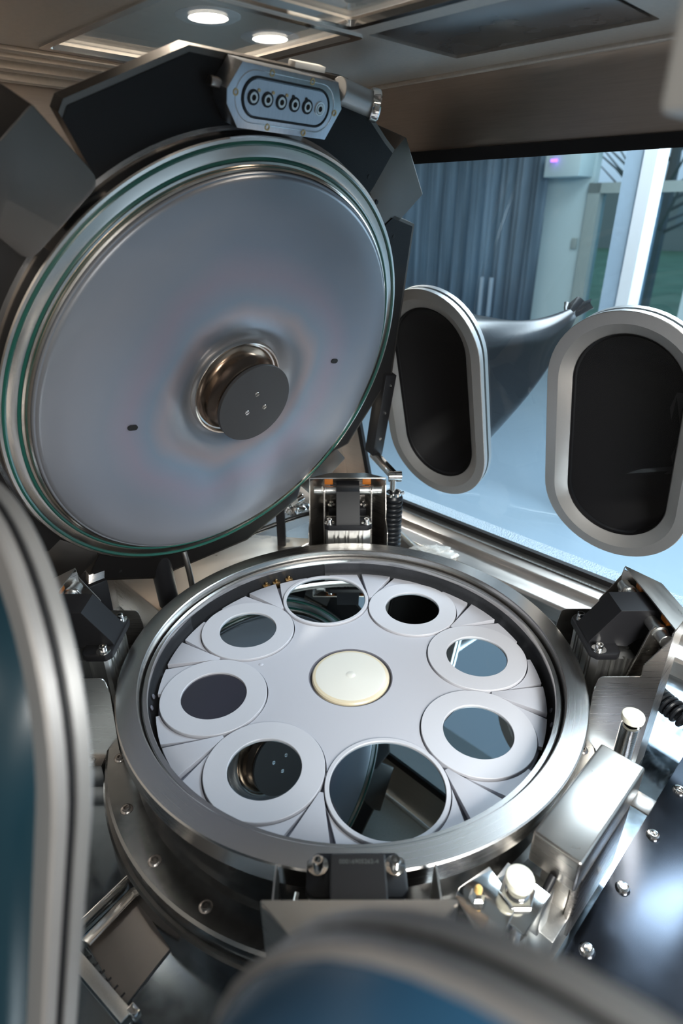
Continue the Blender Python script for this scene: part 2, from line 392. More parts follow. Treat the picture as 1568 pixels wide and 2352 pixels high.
def fill_with_holes(bm,outer,holes,z0,z1,m):
    es=[]
    for lp in [outer]+holes:
        vs_=[bm.verts.new((x,y,z0)) for x,y in lp]
        es+=[bm.edges.new((vs_[i],vs_[(i+1)%len(vs_)])) for i in range(len(vs_))]
    r=bmesh.ops.triangle_fill(bm,use_beauty=True,use_dissolve=False,edges=es)
    fs=[f for f in r['geom'] if isinstance(f,bmesh.types.BMFace)]
    if z1!=z0:
        ex=bmesh.ops.extrude_face_region(bm,geom=fs); vv=[v for v in ex['geom'] if isinstance(v,bmesh.types.BMVert)]
        bmesh.ops.translate(bm,vec=(0,0,z1-z0),verts=vv)
    bmesh.ops.transform(bm,matrix=m,verts=bm.verts)
    return bm
def rect(x0,x1,y0,y1): return [(x0,y0),(x1,y0),(x1,y1),(x0,y1)]
PA,PH,PY=.152,.125,-.005
ytop=(ZC-.31)/math.cos(TAU)+.002; ybot=(ZF-.31)/math.cos(TAU)
# right wall (X runs from near to far)
wr=struct('wall_right',fill_with_holes(B_(),rect(VN,VB,ybot,ytop),[rounded(rect(-.545,.60,yb,yt),.02)],PB-.003,PB+.012,WR),'steel_wall')
wl=struct('wall_left',fill_with_holes(B_(),rect(-VB,-VN+.15,ybot,ytop),[rounded(rect(-.685,.78,yb,.642),.01)],PBL-.003,PBL+.012,WL),'steel_wall')
RP=[.311,-.154]; LP=[.156,.600]
def window(n_,m,x0,x1,ports,mat,PB=.018,yt=yt):
    p=fill_with_holes(B_(),rect(x0,x1,yb-.01,yt+.01),[stad(c,PY,PA-.015,PH) if PB>.012 or c<.3 else stad(c,PY+.005,PA-.015,PH) for c in ports],PB+.001,PB+.001,m)
    pn=struct('window_%d'%n_,p,mat,smooth=False)
    g=B_(); outer=rounded(rect(x0-.004,x1+.004,yb-.004,yt+.004),.022); inner=rounded(rect(x0+.012,x1-.012,yb+.013,yt-.016),.012)
    fill_with_holes(g,outer,[inner],PB-.010,PB+.0005,m); put('window_gasket',g,'gasket',pn)
    return pn
window(1,WR,-.545,.60,RP,'pane'); window(2,WL,-.685,.78,LP,'pane_front',PBL,.642)
# back wall with weld and ledge, near wall, ceiling
bm=box(B_(),-.72,.72,VB,VB+.012,ZF,ZC); struct('wall_back',bm,'steel_wall',world=BOX)
VM=Matrix(((S2,0,S2,0),(-S2,0,S2,0),(0,1,0,0),(0,0,0,1)))
VM=BOX@Matrix(((1,0,0,0),(0,0,-1,VN),(0,1,0,0),(0,0,0,1)))
bm=fill_with_holes(B_(),[(-.66,ZF),(.72,ZF),(.437,ZC),(-.38,ZC)],[[(-.50,-.06),(.60,-.06),(.40,.84),(-.33,.84)]],0,.012,VM); struct('wall_front',bm,'steel_wall')
bm=fill_with_holes(B_(),[(-.51,-.07),(.61,-.07),(.41,.85),(-.34,.85)],[],.006,.006,VM); struct('window_4',bm,'pane_front',smooth=False)
# ceiling with two openings
opA=(-.135,.142,.13,.478); opB=(.15,.352,-.185,.118)
cb=fill_with_holes(B_(),rect(-.437,.437,VN,VB),[rounded(rect(*opA),[.012]*4),rounded(rect(*opB),.004),rounded(rect(-.135,.10,-.30,.10),.01)],ZC,ZC+.008,BOX)
struct('ceiling',cb,'steel_ceiling')
# fold between ceiling and right wall
bm=tube(B_(),[BOX@Vector((.4365,VN,ZC-.002)),BOX@Vector((.4365,VB,ZC-.002))],.005,12); struct('trim_1',bm,'steel_ceiling')
for i,(v,zz,hh) in enumerate(((.515,.934,.006),(.545,.930,.010),(.575,.936,.004),(.605,.926,.014),(.645,.932,.008),(.675,.922,.018))):
    bm=box(B_(),-.43,.20,v-.010,v+.010,zz,ZC,.002); struct('trim_%d'%(i+2),bm,'steel_ceiling',world=BOX)

def acryl(name,u0,u1,v0,v1,label):
    t=thing(name,label,'panel',T(*uvz((u0+u1)/2,(v0+v1)/2,ZC)))
    put('pane',box(B_(),u0-.012,u1+.012,v0-.012,v1+.012,ZC+.0085,ZC+.0125),'acrylic',t,world=BOX)
    g=fill_with_holes(B_(),rounded(rect(u0-.008,u1+.008,v0-.008,v1+.008),.012),[rounded(rect(u0+.004,u1-.004,v0+.004,v1-.004),.010)],ZC-.003,ZC+.004,BOX)
    put('frame',g,'chrome',t); return t
acryl('ceiling_window',*opA,'scratched clear ceiling pane showing the round downlight above')
acryl('ceiling_window',-.135,.10,-.30,.10,'clear ceiling pane nearest the camera, above the top of the picture')
t=thing('ceiling_hatch','dark brushed steel hatch plate set in a black groove in the ceiling','hatch',T(*uvz(.25,-.03,ZC)))
put('hatch_plate',box(B_(),opB[0]+.007,opB[1]-.009,opB[2]+.010,opB[3]-.007,ZC+.002,ZC+.008,.001,BOX),'steel_dark',t)
g=fill_with_holes(B_(),rect(opB[0]-.004,opB[1]+.004,opB[2]-.004,opB[3]+.004),[rect(opB[0]+.01,opB[1]-.012,opB[2]+.013,opB[3]-.01)],ZC+.0085,ZC+.012,BOX)
put('groove_seal',g,'gasket',t)

# ------------------------------------------------------------------ above the box: cabinet roof with its downlight and added lights
bm=B_(); lamps=[(-.37,1.24),(-.227,1.47),(-.26,.36),(.20,.12),(.10,1.50)]
bm=box(B_(),-1.6,1.02,-1.2,2.4,1.2,1.23); struct('ceiling_cabinet',bm,'room_ceiling',world=BOX)
bpy.data.objects['ceiling_cabinet'].name='ceiling_upper'
lampdesc=['round recessed downlight seen through the clear ceiling pane','right one of two round recessed downlights seen through the clear ceiling pane']  # the second fixture is added in place of a reflected glow
for i,(x,y) in enumerate(lamps[:4]):
    if i<2:
        t=thing('downlight',lampdesc[i],'lamp',T(x,y,1.2),'recessed downlights over the glove box')
        put('bezel',lathe(B_(),[(.052,.0),(.054,-.006),(.078,-.006),(.088,-.001),(.088,.0)],48,T(x,y,1.2)),'white_frame',t)
        put('lens',lathe(B_(),[(0,-.003),(.052,-.003),(.052,0)],48,T(x,y,1.2)),'lamp',t)
    l=bpy.data.lights.new('cabinet_spot','SPOT'); l.energy=[40,30,40,14][i]; l.color=(1,.93,.84); l.spot_size=R(115); l.spot_blend=.6; l.shadow_soft_size=.05  # beams that have no fixture are added light
    lo=bpy.data.objects.new('cabinet_spot',l); link(lo); lo.location=(x,y,1.185)

# ------------------------------------------------------------------ reactor vessel (lower half)
ves=thing('reactor_vessel','round brushed steel reactor vessel standing open in the middle of the box','reactor',T(0,0,ZF))
put('flange_ring',lathe(B_(),[(.349,.030),(.351,.0485),(.3525,.050),(.383,.050),(.385,.048),(.385,.018),(.383,.016),(.366,.012)],192),'turned_rim',ves)
put('vessel_wall',lathe(B_(),[(.366,.012),(.364,-.074),(.3735,-.0755),(.3735,.0)][:3],192),'wall_turned',ves)
fl=put('base_flange',lathe(B_(),[(.364,-.0755),(.416,-.0755),(.420,-.079),(.420,-.102),(.416,-.105),(.425,-.106),(.428,-.11),(.428,ZF)],192),'wall_turned',ves)
for k in range(24):
    a=R(-149+15*k); small_screw('flange_bolt',(.397*math.cos(a),.397*math.sin(a),-.0755),(0,0,1),'steel_dark',fl,.0075,.004)
put('seal_groove',lathe(B_(),[(.3525,.049),(.3515,.028),(.346,.028),(.3455,.036)],192),'gasket',ves)
put('inner_lip',lathe(B_(),[(.3475,.026),(.3465,.0345),(.345,.036),(.3385,.036),(.3375,.033),(.3385,.024)],192),'turned_rim',ves)
put('collector_ring',lathe(B_(),[(.3395,.033),(.3415,.020),(.342,.004),(.3395,-.008),(.334,-.014),(.331,-.03)],160,a0=R(-205),a1=R(99)),'dark_ring',ves)
put('collector_recess',lathe(B_(),[(.3395,.033),(.344,.026),(.345,-.02),(.331,-.03)],60,a0=R(99),a1=R(155)),'dark_ring',ves)
for i,a in enumerate((118,122,113)):
    a=R(a); m=Matrix.Rotation(a,4,'Z'); bm=box(B_(),.333,.343,-.008,.008,-.012,.002,.001,m); cyl(bm,m@Vector((.338,0,.002)),m@Vector((.338,0,.008)),.003)
    put('terminal_block',bm,'brass',ves)
for a in (-168,-172.5,-13.5,-19):
    a=R(a); small_screw('liner_screw',(.3372*math.cos(a),.3372*math.sin(a),-.004),(-math.cos(a),-math.sin(a),.4),'graphite_edge',ves,.0035,.002)
put('vessel_bottom',lathe(B_(),[(0,-.045),(.333,-.045),(.338,-.02)],96),'gasket',ves)

# ------------------------------------------------------------------ susceptor
SA=[101.86-45*k for k in range(8)]; RC,RS=.23549,.08875
sus=thing('susceptor_disc','large pale grey planetary disc carrying eight wafer carriers inside the vessel','disc',T(0,0,-.03))
put('base_disc',lathe(B_(),[(.325,-.028),(.327,-.010),(.3255,-.0085),(0,-.0085)],160),'graphite_edge',sus)
def arcpts(c,r,a0,a1,n):
    return [(c[0]+r*math.cos(a0+(a1-a0)*k/n),c[1]+r*math.sin(a0+(a1-a0)*k/n)) for k in range(n+1)]
# star shaped centre plate with scalloped edge and a round hole
out=[]; GR=.0909
tipr=RC*math.cos(R(22.5))+.0
for k in range(8):
    a=R(SA[k]); c=(RC*math.cos(a),RC*math.sin(a))
    # arc of the carrier facing the centre, from contact to contact
    st=a+PI-R(67.5)+R(2); en=a+PI+R(67.5)-R(2)
    out+=arcpts(c,GR,st,en,26)
bm=fill_with_holes(B_(),out,[arcpts((0,0),.0735,0,2*PI,72)[:-1]],-.0075,0,Matrix.Identity(4))
cp=put('centre_plate',bm,'graphite',sus,ang=50)
put('location_dimple',lathe(B_(),[(0,.0012),(.003,.0008),(.0045,0)],20,T(.164*math.cos(R(169)),.164*math.sin(R(169)),0)),'graphite',cp)
# wedge plates and outer cover plates
for k in range(8):
    g=R(SA[k]-22.5); m=Matrix.Rotation(g,4,'Z')
    hw=R(5.5); pts=[(.2415,-.0028),(.2415,.0028)]+[(.3295*math.cos(t),.3295*math.sin(t)) for t in [hw*(1-2*j/8) for j in range(9)]]
    put('wedge_plate',prism(B_(),pts,-.0075,.0022,m,.0004),'graphite',sus,ang=25)
for k in range(8):
    a=R(SA[k]); m=Matrix.Rotation(a,4,'Z')
    for s in (-1,1):
        # half of the cover around a carrier: between wedge line and the carrier circle
        rim0=R(22.5-7.3)*s; rimN=R(4.5)*s
        P=[(.3295*math.cos(rim0+(rimN-rim0)*j/10),.3295*math.sin(rim0+(rimN-rim0)*j/10)) for j in range(11)]
        P+=[(.3275*math.cos(rimN),.3275*math.sin(rimN))]
        # carrier circle from near radial top round to the wedge tip
        t0=math.atan2(.3275*math.sin(rimN),.3275*math.cos(rimN)-RC); 
        te=R(97)*s
        P+=[(RC+GR*math.cos(t0+(te-t0)*j/18),GR*math.sin(t0+(te-t0)*j/18)) for j in range(19)]
        if s<0: P=P[::-1]
        put('cover_plate',prism(B_(),P,-.0075,-.0004,m),'graphite',sus,ang=25)
# milky centre disc
gd=thing('quartz_disc','milky white round quartz disc in the centre of the pale disc','disc',T(0,0,-.004))
put('disc',lathe(B_(),[(0,.0042),(.006,.0042),(.0075,.0034),(.010,.0032),(.058,.0030),(.0615,.0022)],72),'glass_disc',gd)
put('rim',lathe(B_(),[(.0615,.0022),(.066,.0012),(.068,-.001),(.068,-.008)],72),'glass_rim',gd,label='yellowed rim')
put('hole_step',lathe(B_(),[(.0733,-.0005),(.0718,-.0008),(.0712,-.006),(.068,-.008)],72),'graphite_edge',sus)
# carriers and wafers
desc=['open mirror wafer in the thin rim at the back of the disc','black wafer in a wide ring carrier, right of the back open wafer','teal reflecting wafer in a wide ring carrier, upper right of the disc','teal wafer with a beige band reflected, wide ring carrier, lower right of the disc','big open mirror wafer at the front, reflecting the lid edge','dark wafer reflecting the hub with three screws, front left of the disc','dull purple grey wafer in a wide ring carrier at the far left','greenish striped wafer in a wide ring carrier, upper left of the disc']
for k in range(8):
    a=R(SA[k]); c=Vector((RC*math.cos(a),RC*math.sin(a),0)); big=k in (0,4); rw=.0822 if big else .0545
    cr_=thing('wafer_carrier','carrier','carrier',T(c.x,c.y,-.0085),'wafer carriers on the disc')
    cr_['label']=['thin rimmed pale carrier ring at the back of the disc','wide pale carrier ring right of the back open wafer','wide pale carrier ring at the upper right around a teal wafer','wide pale carrier ring at the lower right around a beige banded wafer','thin rimmed pale carrier ring at the front around the big blue mirror','wide pale carrier ring at the front left around the hub reflection','wide pale carrier ring at the far left around a dull grey wafer','wide pale carrier ring at the upper left around a green striped wafer'][k]
    tm=T(c.x,c.y,0)
    put('ring',lathe(B_(),[(rw,-.004),(rw,.0034),(rw+.0006,.0040),(RS-.0006,.0040),(RS,.0034),(RS,-.008)],120,tm),'graphite_ring',cr_)
    put('pocket_floor',lathe(B_(),[(0,-.0035),(rw,-.0035)],60,tm),'graphite_edge',cr_)
    # wafer: round plate with one flat
    fa={0:-90,1:150,2:140,3:140,4:205,5:95,6:-50,7:-60}[k]; half=R(16 if not big else 15)
    pts=[]
    for j in range(121):
        t_=R(fa)+half+(2*PI-2*half)*j/120; pts.append((c.x+(rw-.0008)*math.cos(t_),c.y+(rw-.0008)*math.sin(t_)))
    wf=put('wafer',prism(B_(),pts,-.0034,.0008,None),'wafer_dark' if k==6 else 'wafer',ang=25)
    origin_to(wf,(c.x,c.y,-.0034)); tagp(wf,desc[k],'wafer','wafers lying in the carriers')

# ------------------------------------------------------------------ lid
ln=Vector((.656,-.677,-.334)).normalized(); la=Vector((0,0,1)).cross(ln).normalized(); lb=ln.cross(la)
lc=Vector((-.199,.225,.455))
LM=Matrix(((la[0],lb[0],ln[0],lc[0]),(la[1],lb[1],ln[1],lc[1]),(la[2],lb[2],ln[2],lc[2]),(0,0,0,1)))
lid=thing('reactor_lid','large round steel lid standing open on its hinge, on a black angular backing plate','lid',LM)  # the hinged lid of the reactor
def L(name,bm,mat,parent=None,**k): return put(name,bm,mat,parent or lid,world=LM,**k)
L('lid_ring',lathe(B_(),[(.387,-.028),(.387,-.002),(.3855,0),(.3815,0),(.3815,-.002),(.3755,-.002),(.3755,.0),(.366,.0015),(.3625,.0015),(.3625,-.001),(.3570,-.001),(.3570,.0025),(.354,.003),(.352,-.006),(.349,-.010),(.348,-.02)],240),'turned')
L('outer_seal',lathe(B_(),[(.3815,-.002),(.3810,.0012),(.3785,.0024),(.3760,.0012),(.3755,-.002)],240),'green',label='green outer sealing ring')
L('inner_seal',lathe(B_(),[(.3625,-.001),(.3620,.0022),(.3598,.0034),(.3575,.0022),(.3570,-.001)],240),'green',label='green inner sealing ring')
L('lid_liner',lathe(B_(),[(.354,.002),(.3515,.009),(.349,.0105),(.3475,.006),(.3478,-.01)],240),'turned')
dprof=[(.3478,-.004),(.3478,.010),(.3472,.0125),(.3462,.0135),(.344,.0135),(.3432,.0150),(.342,.0165),(.338,.018),(.30,.0185),(.16,.0170),(.12,.0135),(.108,.008),(.099,.001),(.093,-.002),(.090,-.002)]
cdk=L('cover_disc',lathe(B_(),dprof,240),'lid_disc')
for (x,y) in ((-.203,-.019),(.215,.022)):
    P=[v for v in stad(0,0,.0045,.004,8)]
    L('viewing_slot',prism(B_(),P,.015,.0192,T(x,y,0)@Matrix.Rotation(R(80),4,'Z')),'hole',cdk)
L('hub_collar',lathe(B_(),[(.090,-.002),(.0905,.006),(.088,.0105),(.0855,.0100),(.083,.005),(.0805,.004)],96),'turned',label='dark turned collar around the hub')
L('hub_neck',lathe(B_(),[(.0805,.004),(.072,.008),(.066,.018),(.062,.032),(.062,.044),(.066,.053)],96),'hub_neck',label='bronze coloured tapering neck')
hf=L('hub_disc',lathe(B_(),[(.066,.0525),(.0727,.0525),(.0727,.0575),(.0722,.0583),(0,.0583)],96),'hub')
for k,ang_ in enumerate((100,220,340)):
    a=R(ang_-5); x,y=.021*math.cos(a)+.002,.021*math.sin(a)-.002
    bm=lathe(B_(),[(0,.0588),(.0043,.0588),(.0047,.0582)],20,T(x,y,0)); 
    s_=L('hub_screw',bm,'chrome',hf); L('screw_slot',box(B_(),-.0044,.0044,-.0006,.0006,.0583,.0590,0,T(x,y,0)@Matrix.Rotation(R(25),4,'Z')),'hole',hf)
# backing plate: steel body with black front
def q4(pts):
    out=[]
    for k in range(4):
        c,s=[(1,0),(0,1),(-1,0),(0,-1)][k]
        out+=[(x*c-y*s,x*s+y*c) for x,y in pts]
    return out
# one quarter (counter clockwise) from the right side to the top
quart=[(.463,.10),(.400,.258),(.330,.262),(.282,.235),(.235,.300),(.262,.330),(.262,.385),(.125,.464)]
plate=[(.478,-.085),(.398,.256),(.333,.272),(.300,.245),(.245,.300),(.262,.325),(.288,.378),(.262,.392),(.15,.462),
       (-.112,.466),(-.262,.398),(-.268,.385),(-.235,.330),(-.300,.245),(-.335,.275),(-.392,.262),(-.464,.12),(-.464,-.12),(-.390,-.262),(-.335,-.275),(-.300,-.245),(-.238,-.312),(-.262,-.372),(-.245,-.398),(-.12,-.464),
       (.12,-.464),(.258,-.390),(.262,-.330),(.240,-.300),(.300,-.245),(.335,-.275),(.392,-.262)]
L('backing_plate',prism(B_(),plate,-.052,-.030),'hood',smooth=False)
import functools
ins=[(x*.985,y*.985) for x,y in plate]
L('black_cover',prism(B_(),ins,-.0305,-.0285),'black_cover',smooth=False,label='matt black front cover')
L('lid_body',lathe(B_(),[(.387,-.028),(.392,-.030),(.392,-.0285),(.387,-.026)],120),'steel_dark')
L('lid_dome',lathe(B_(),[(0,-.12),(.20,-.118),(.30,-.10),(.34,-.075),(.345,-.052)],96),'steel_dark')
for (x,y) in ((-.245,.293+.0),(.275,.295),(.345,.235),(-.20,-.395),(.24,.335),(-.355,-.2)):
    L('cover_screw',lathe(B_(),[(0,-.0275),(.0035,-.028),(.0035,-.0285)],16,T(x,y,0)),'hole')
# four catch hoods at the diagonals
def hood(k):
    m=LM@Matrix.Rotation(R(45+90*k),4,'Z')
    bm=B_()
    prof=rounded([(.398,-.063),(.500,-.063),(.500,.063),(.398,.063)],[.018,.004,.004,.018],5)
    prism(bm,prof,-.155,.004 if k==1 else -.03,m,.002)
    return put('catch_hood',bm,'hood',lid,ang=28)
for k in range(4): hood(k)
# lever with clevis at the right edge
lev=L('lever_bar',prism(B_(),[(.447,-.078),(.487,-.086),(.538,-.338),(.497,-.328)],-.052,-.022,None,.001),'black',label='black lever bar with three steel screws')
for t_ in (.12,.5,.88):
    x=.463+(.500-.463)*t_+.008; y=-.085+(-.30+.085)*t_
    L('lever_screw',lathe(B_(),[(.0045,-.0215),(.004,-.0195),(.002,-.0195),(.002,-.021),(0,-.021)],16,T(x,y,0)),'chrome',lev)
# lever leg down to the pivot
pv=Vector((.122,.61,.118)); p0=LM@Vector((.515,-.335,-.036))
d=(pv-p0).normalized(); sd=Vector((.8,.1,.25)).cross(d).normalized()
def strap(bm,a,b,wid,th,side):
    a=Vector(a);b=Vector(b);d_=(b-a).normalized(); s_=Vector(side)-d_*Vector(side).dot(d_); s_.normalize(); n_=d_.cross(s_)
    m=Matrix(((d_[0],s_[0],n_[0],a[0]),(d_[1],s_[1],n_[1],a[1]),(d_[2],s_[2],n_[2],a[2]),(0,0,0,1)))
    return box(bm,-.004,(b-a).length+.008,-wid/2,wid/2,-th/2,th/2,.0015,m)
put('lever_leg',strap(B_(),p0,pv,.026,.012,(0,0,1)),'chrome',lid,label='bright steel lever leg')
put('lever_clevis',cyl(B_(),pv+Vector((-.016,0,0)),pv+Vector((.018,0,0)),.014,28),'chrome',lid)
# hinge block at the back
origin_to(put('lid_hinge',box(B_(),-.255,-.215,.44,.50,ZF,.10,.004,BOX),'black',None),tuple(uvz(-.235,.47,ZF)))
tagp(bpy.data.objects['lid_hinge'],'black hinge post on the floor behind the left clamp, carrying the lid','hinge')
put('hinge_arm',strap(B_(),uvz(-.235,.455,.09),LM@Vector((-.235,-.36,-.06)),.03,.02,(S2,S2,0)),'steel_dark',lid)

# connector block on the lid
cm=LM@T(.018,.428,0)@Matrix.Rotation(R(-1.5),4,'Z')
def Cb(name,bm,mat,parent=None,**k): return put(name,bm,mat,parent or cb_,world=cm,**k)
oct_=[(-.096,.004),(-.078,.034),(.083,.034),(.099,.004),(.079,-.036),(-.074,-.036),(-.094,-.012),(-.096,.0)][:7]
cb_=None
cb_=put('connector_block',prism(B_(),oct_,-.0285,.004,None,.0012),'anod_block',lid,world=cm,label='milled octagonal connector block with six ports')
def stadx(cx,cy,a,h,n=14): return [(y+cx,-x+cy) for x,y in stad(0,0,a,h,n)]
def loop_loft(loops,cap0=False,cap1=False):
    bm=B_(); rows=[[bm.verts.new(p) for p in lp] for lp in loops]; n=len(rows[0])
    for A,C_ in zip(rows,rows[1:]):
        for k in range(n): bm.faces.new((A[k],A[(k+1)%n],C_[(k+1)%n],C_[k]))
    if cap0: bm.faces.new(rows[0][::-1])
    if cap1: bm.faces.new(rows[-1])
    return bm
def stl(prof,h,flip=True,cx=0,cy=0,n=14,**k): return loop_loft([[(x,y,z) for x,y in (stadx if flip else stad)(cx,cy,a,h,n)] for a,z in prof],**k)
Cb('face_ridge',stl([(.0290,.0038),(.0288,.0046),(.0280,.0046),(.0278,.0038)],.055),'chrome')
Cb('seal_ring',stl([(.0232,.004),(.0228,.0062),(.0208,.0062),(.0204,.004)],.051),'rubber',label='black oval seal')
Cb('inner_plate',stl([(.0200,.004),(.0196,.0056)],.051,cap1=True),'anod_block')
for i in range(6):
    x=-.057+.0226*i
    pt=Cb('port',lathe(B_(),[(.0088,.0055),(.0085,.0072),(.0066,.0072),(.0064,.0056)],28,T(x,0,0)),'rubber' if i<5 else 'chrome',None,label=None if i<5 else 'bare metal port without a black seal')
    Cb('nozzle',lathe(B_(),[(.0062,.0055),(.0060,.0076),(.0034,.0076),(.0032,.0055)],24,T(x,0,0)),'alu')
    Cb('bore',lathe(B_(),[(0,.0062),(.0033,.0062)],20,T(x,0,0)),'hole')
    if i<5: Cb('key_pin',lathe(B_(),[(0,.0072),(.0019,.0068),(.0019,.0055)],14,T(x+(.0075 if i<3 else -.004),.0085,0)),'brass' if i<3 else 'rubber')
for x,y in ((-.032,.0285),(.036,.0285),(-.083,.002),(.086,-.002),(-.027,-.0305),(.036,-.0312)):
    Cb('block_screw',lathe(B_(),[(.0042,.0040),(.0040,.0048),(.0024,.0048),(.0022,.0036),(0,.0036)],18,T(x,y,0)),'brass')
Cb('side_bolt',cyl(B_(),(-.094,.005,-.016),(-.108,.006,-.016),.006,16),'steel_dark')
# roller on its arm to the right of the connector
A0=LM@Vector((.118,.449,-.012)); A1=LM@Vector((.190,.438,-.012)); ad=(A1-A0).normalized()
ra=put('roller_arm',cyl(B_(),A0,A1,.0165,28),'anod',lid,label='grey tubular roller arm')
put('white_cap',lathe(B_(),[(.0165,0),(.0165,.004),(.014,.0062),(.0045,.0064),(.004,.004),(0,.004)],32,axis_m(A1,ad)),'white_plastic',ra,label='white end cap')
put('bearing',lathe(B_(),[(.0162,.001),(.021,.001),(.0215,.003),(.0215,.012),(.020,.014),(.016,.014)],40,axis_m(A1-ad*.004+Vector((0,0,-.001)),(ad+Vector((.25,-.55,0))).normalized())),'chrome',ra)
put('mounting_strip',box(B_(),.05,.105,.462,.470,-.045,-.03,.001,LM),'clip',lid)

# ------------------------------------------------------------------ clamps around the vessel (built at azimuth 0)
def make_clamp():
    t=thing('swing_clamp','','clamp',T(.47,0,ZF))
    # extruded aluminium column with grooves
    pr=[]
    x0,x1,yh=.396,.462,.051
    def edge(p,q,gs):
        P,Q=Vector(p),Vector(q); d_=(Q-P); n_=Vector((-d_.y,d_.x)).normalized(); Ln=d_.length; d_.normalize()
        o_=[tuple(P)]
        for g in gs:
            c=g*Ln; hw=.0026
            for off,dep in ((-hw,0),(-hw,.006),(hw,.006),(hw,0)): o_.append(tuple(P+d_*(c+off)+n_*dep))
        return o_
    pr=edge((x0+.005,-yh),(x1,-yh),(.35,.7))+edge((x1,-yh),(x1,yh),(.25,.75))+edge((x1,yh),(x0+.005,yh),(.3,.65))
    pr+=[(x0+.005,yh),(x0,yh-.005)][:1]+edge((x0,yh-.005),(x0,-yh+.005),(.15,.25,.42,.5,.75,.85))
    col_=put('cylinder_body',prism(B_(),pr,ZF,.080),'alu',t,ang=20)
    # black mounting plate and arm
    bp=rounded([(.387,-.044),(.396,-.054),(.428,-.054),(.436,-.046),(.436,.046),(.428,.054),(.396,.054),(.387,.044)],.002,2)
    mp=put('mounting_plate',prism(B_(),bp,.080,.092,None,.0012),'black',t,ang=25)
    put('arm',prism_xz(B_(),[(.390,.092),(.392,.098),(.432,.157),(.495,.157),(.505,.145),(.505,.118),(.470,.100),(.455,.085)],-.027,.027,None,.0008),'black',t,ang=20,label='black slanted clamp arm')
    for y in (-.042,.042): put('cap_screw',screw_bms((.402,y,.092),(0,0,1),.0062,.011,.0115),'chrome',mp)
    for y in (-.040,.040): put('rear_screw',screw_bms((.508,y,.086),(0,0,1),.005,.009,.009),'chrome',t)
    put('rear_block',box(B_(),.488,.524,-.046,.046,.060,.086,.002),'black',t)
    # pivot rod and link plates
    put('pivot_rod',cyl(B_(),(.483,-.080,.137),(.483,.080,.137),.0105,28),'alu',t)
    for s in (-1,1):
        lp=rounded([(.470,.148),(.496,.148),(.470,.00),(.440,.00)],[.010,.010,0,0],5)
        y=.0555*s; put('link_plate',prism_xz(B_(),lp,y-.002,y+.002,None,.0005),'steel',t,ang=25)
        put('rod_collar',cyl(B_(),(.483,y-.005,.137),(.483,y+.005,.137),.0125,28),'alu',t)
        put('amber_pad',box(B_(),.492,.500,s*.045-.010,s*.045+.010,.148,.162,.001),'orange',t,label='amber pad')
    # sheet steel hood
    th=.002
    side=rounded([(.484,.167),(.482,.150),(.473,.134),(.452,.100),(.453,.077),(.388,.077),(.383,.045),(.3905,-.10),(.395,ZF),(.484,ZF)],[.001,.003,.001,.002,.003,.008,.001,.001,0,0],4)
    for s in (-1,1): put('hood_side_plate',prism_xz(B_(),side,s*.0895-th/2,s*.0895+th/2),'steel',t,ang=25)
    for s in (-1,1):
        q=[(.484,.0905*s),(.528,.0440*s),(.5265,.0425*s),(.4825,.0885*s)]
        put('hood_corner_plate',prism(B_(),q if s>0 else q[::-1],ZF,.1615),'steel',t,ang=20)
    put('hood_back_plate',box(B_(),.5265,.5285,-.0430,.0430,ZF,.1605),'steel_dark',t,ang=20)
    bm=B_(); tq=rounded([(.484,-.0905),(.529,-.0435),(.529,.0435),(.484,.0905)],[.002,.003,.003,.002],3)
    lo=[bm.verts.new((x,y,.1665-(x-.484)*.145)) for x,y in tq]; hi=[bm.verts.new((x,y,.1690-(x-.484)*.145)) for x,y in tq]
    bm.faces.new(lo[::-1]); bm.faces.new(hi)
    for a_ in range(len(lo)): bm.faces.new((lo[a_],lo[(a_+1)%len(lo)],hi[(a_+1)%len(lo)],hi[a_]))
    put('hood_top',bm,'steel',t,ang=20)
    return t
clamp0=make_clamp()
cl_desc=['black and steel swing clamp at the right of the vessel in front of the window','black and steel swing clamp at the back of the vessel, left of the black bellows','black and steel swing clamp at the left of the vessel, in deep shade','black swing clamp at the front of the vessel with two bright cap screws']
for k in range(4):
    c=clamp0 if k==0 else copy_tree(clamp0)
    a=R(90*k); c.matrix_world=Matrix.Rotation(a,4,'Z')@T(.47,0,ZF)
    tagp(c,cl_desc[k],'clamp','swing clamps around the vessel')
bpy.context.view_layer.update()
# clips and cable fittings in front of the front clamp
for nm,x,lab in (('cable_clip',-.043,'white plastic cable clip left of the front clamp arm'),('cable_clip',.043,'white plastic cable clip right of the front clamp arm')):
    t=thing(nm,lab,'clip',T(x,-.475,.0),'white clips on the front clamp')
    s=1 if x>0 else -1
    bm=box(B_(),x-.009,x+.009,-.482,-.462,-.01,.062,.002); put('clip_body',bm,'clip',t)
    for z in (.055,.044): put('clip_hook',box(B_(),x+s*.009,x+s*.014,-.482,-.478,z-.002,z+.002,.0005),'clip',t)
t=thing('proximity_sensor','thin metal rod with a square end hanging left of the front clamp','sensor',T(-.075,-.45,.03))
put('rod',cyl(B_(),(-.066,-.405,.05),(-.072,-.437,.045),.003,12),'chrome',t); put('square_end',box(B_(),-.081,-.068,-.448,-.436,.036,.050,.001),'alu',t)

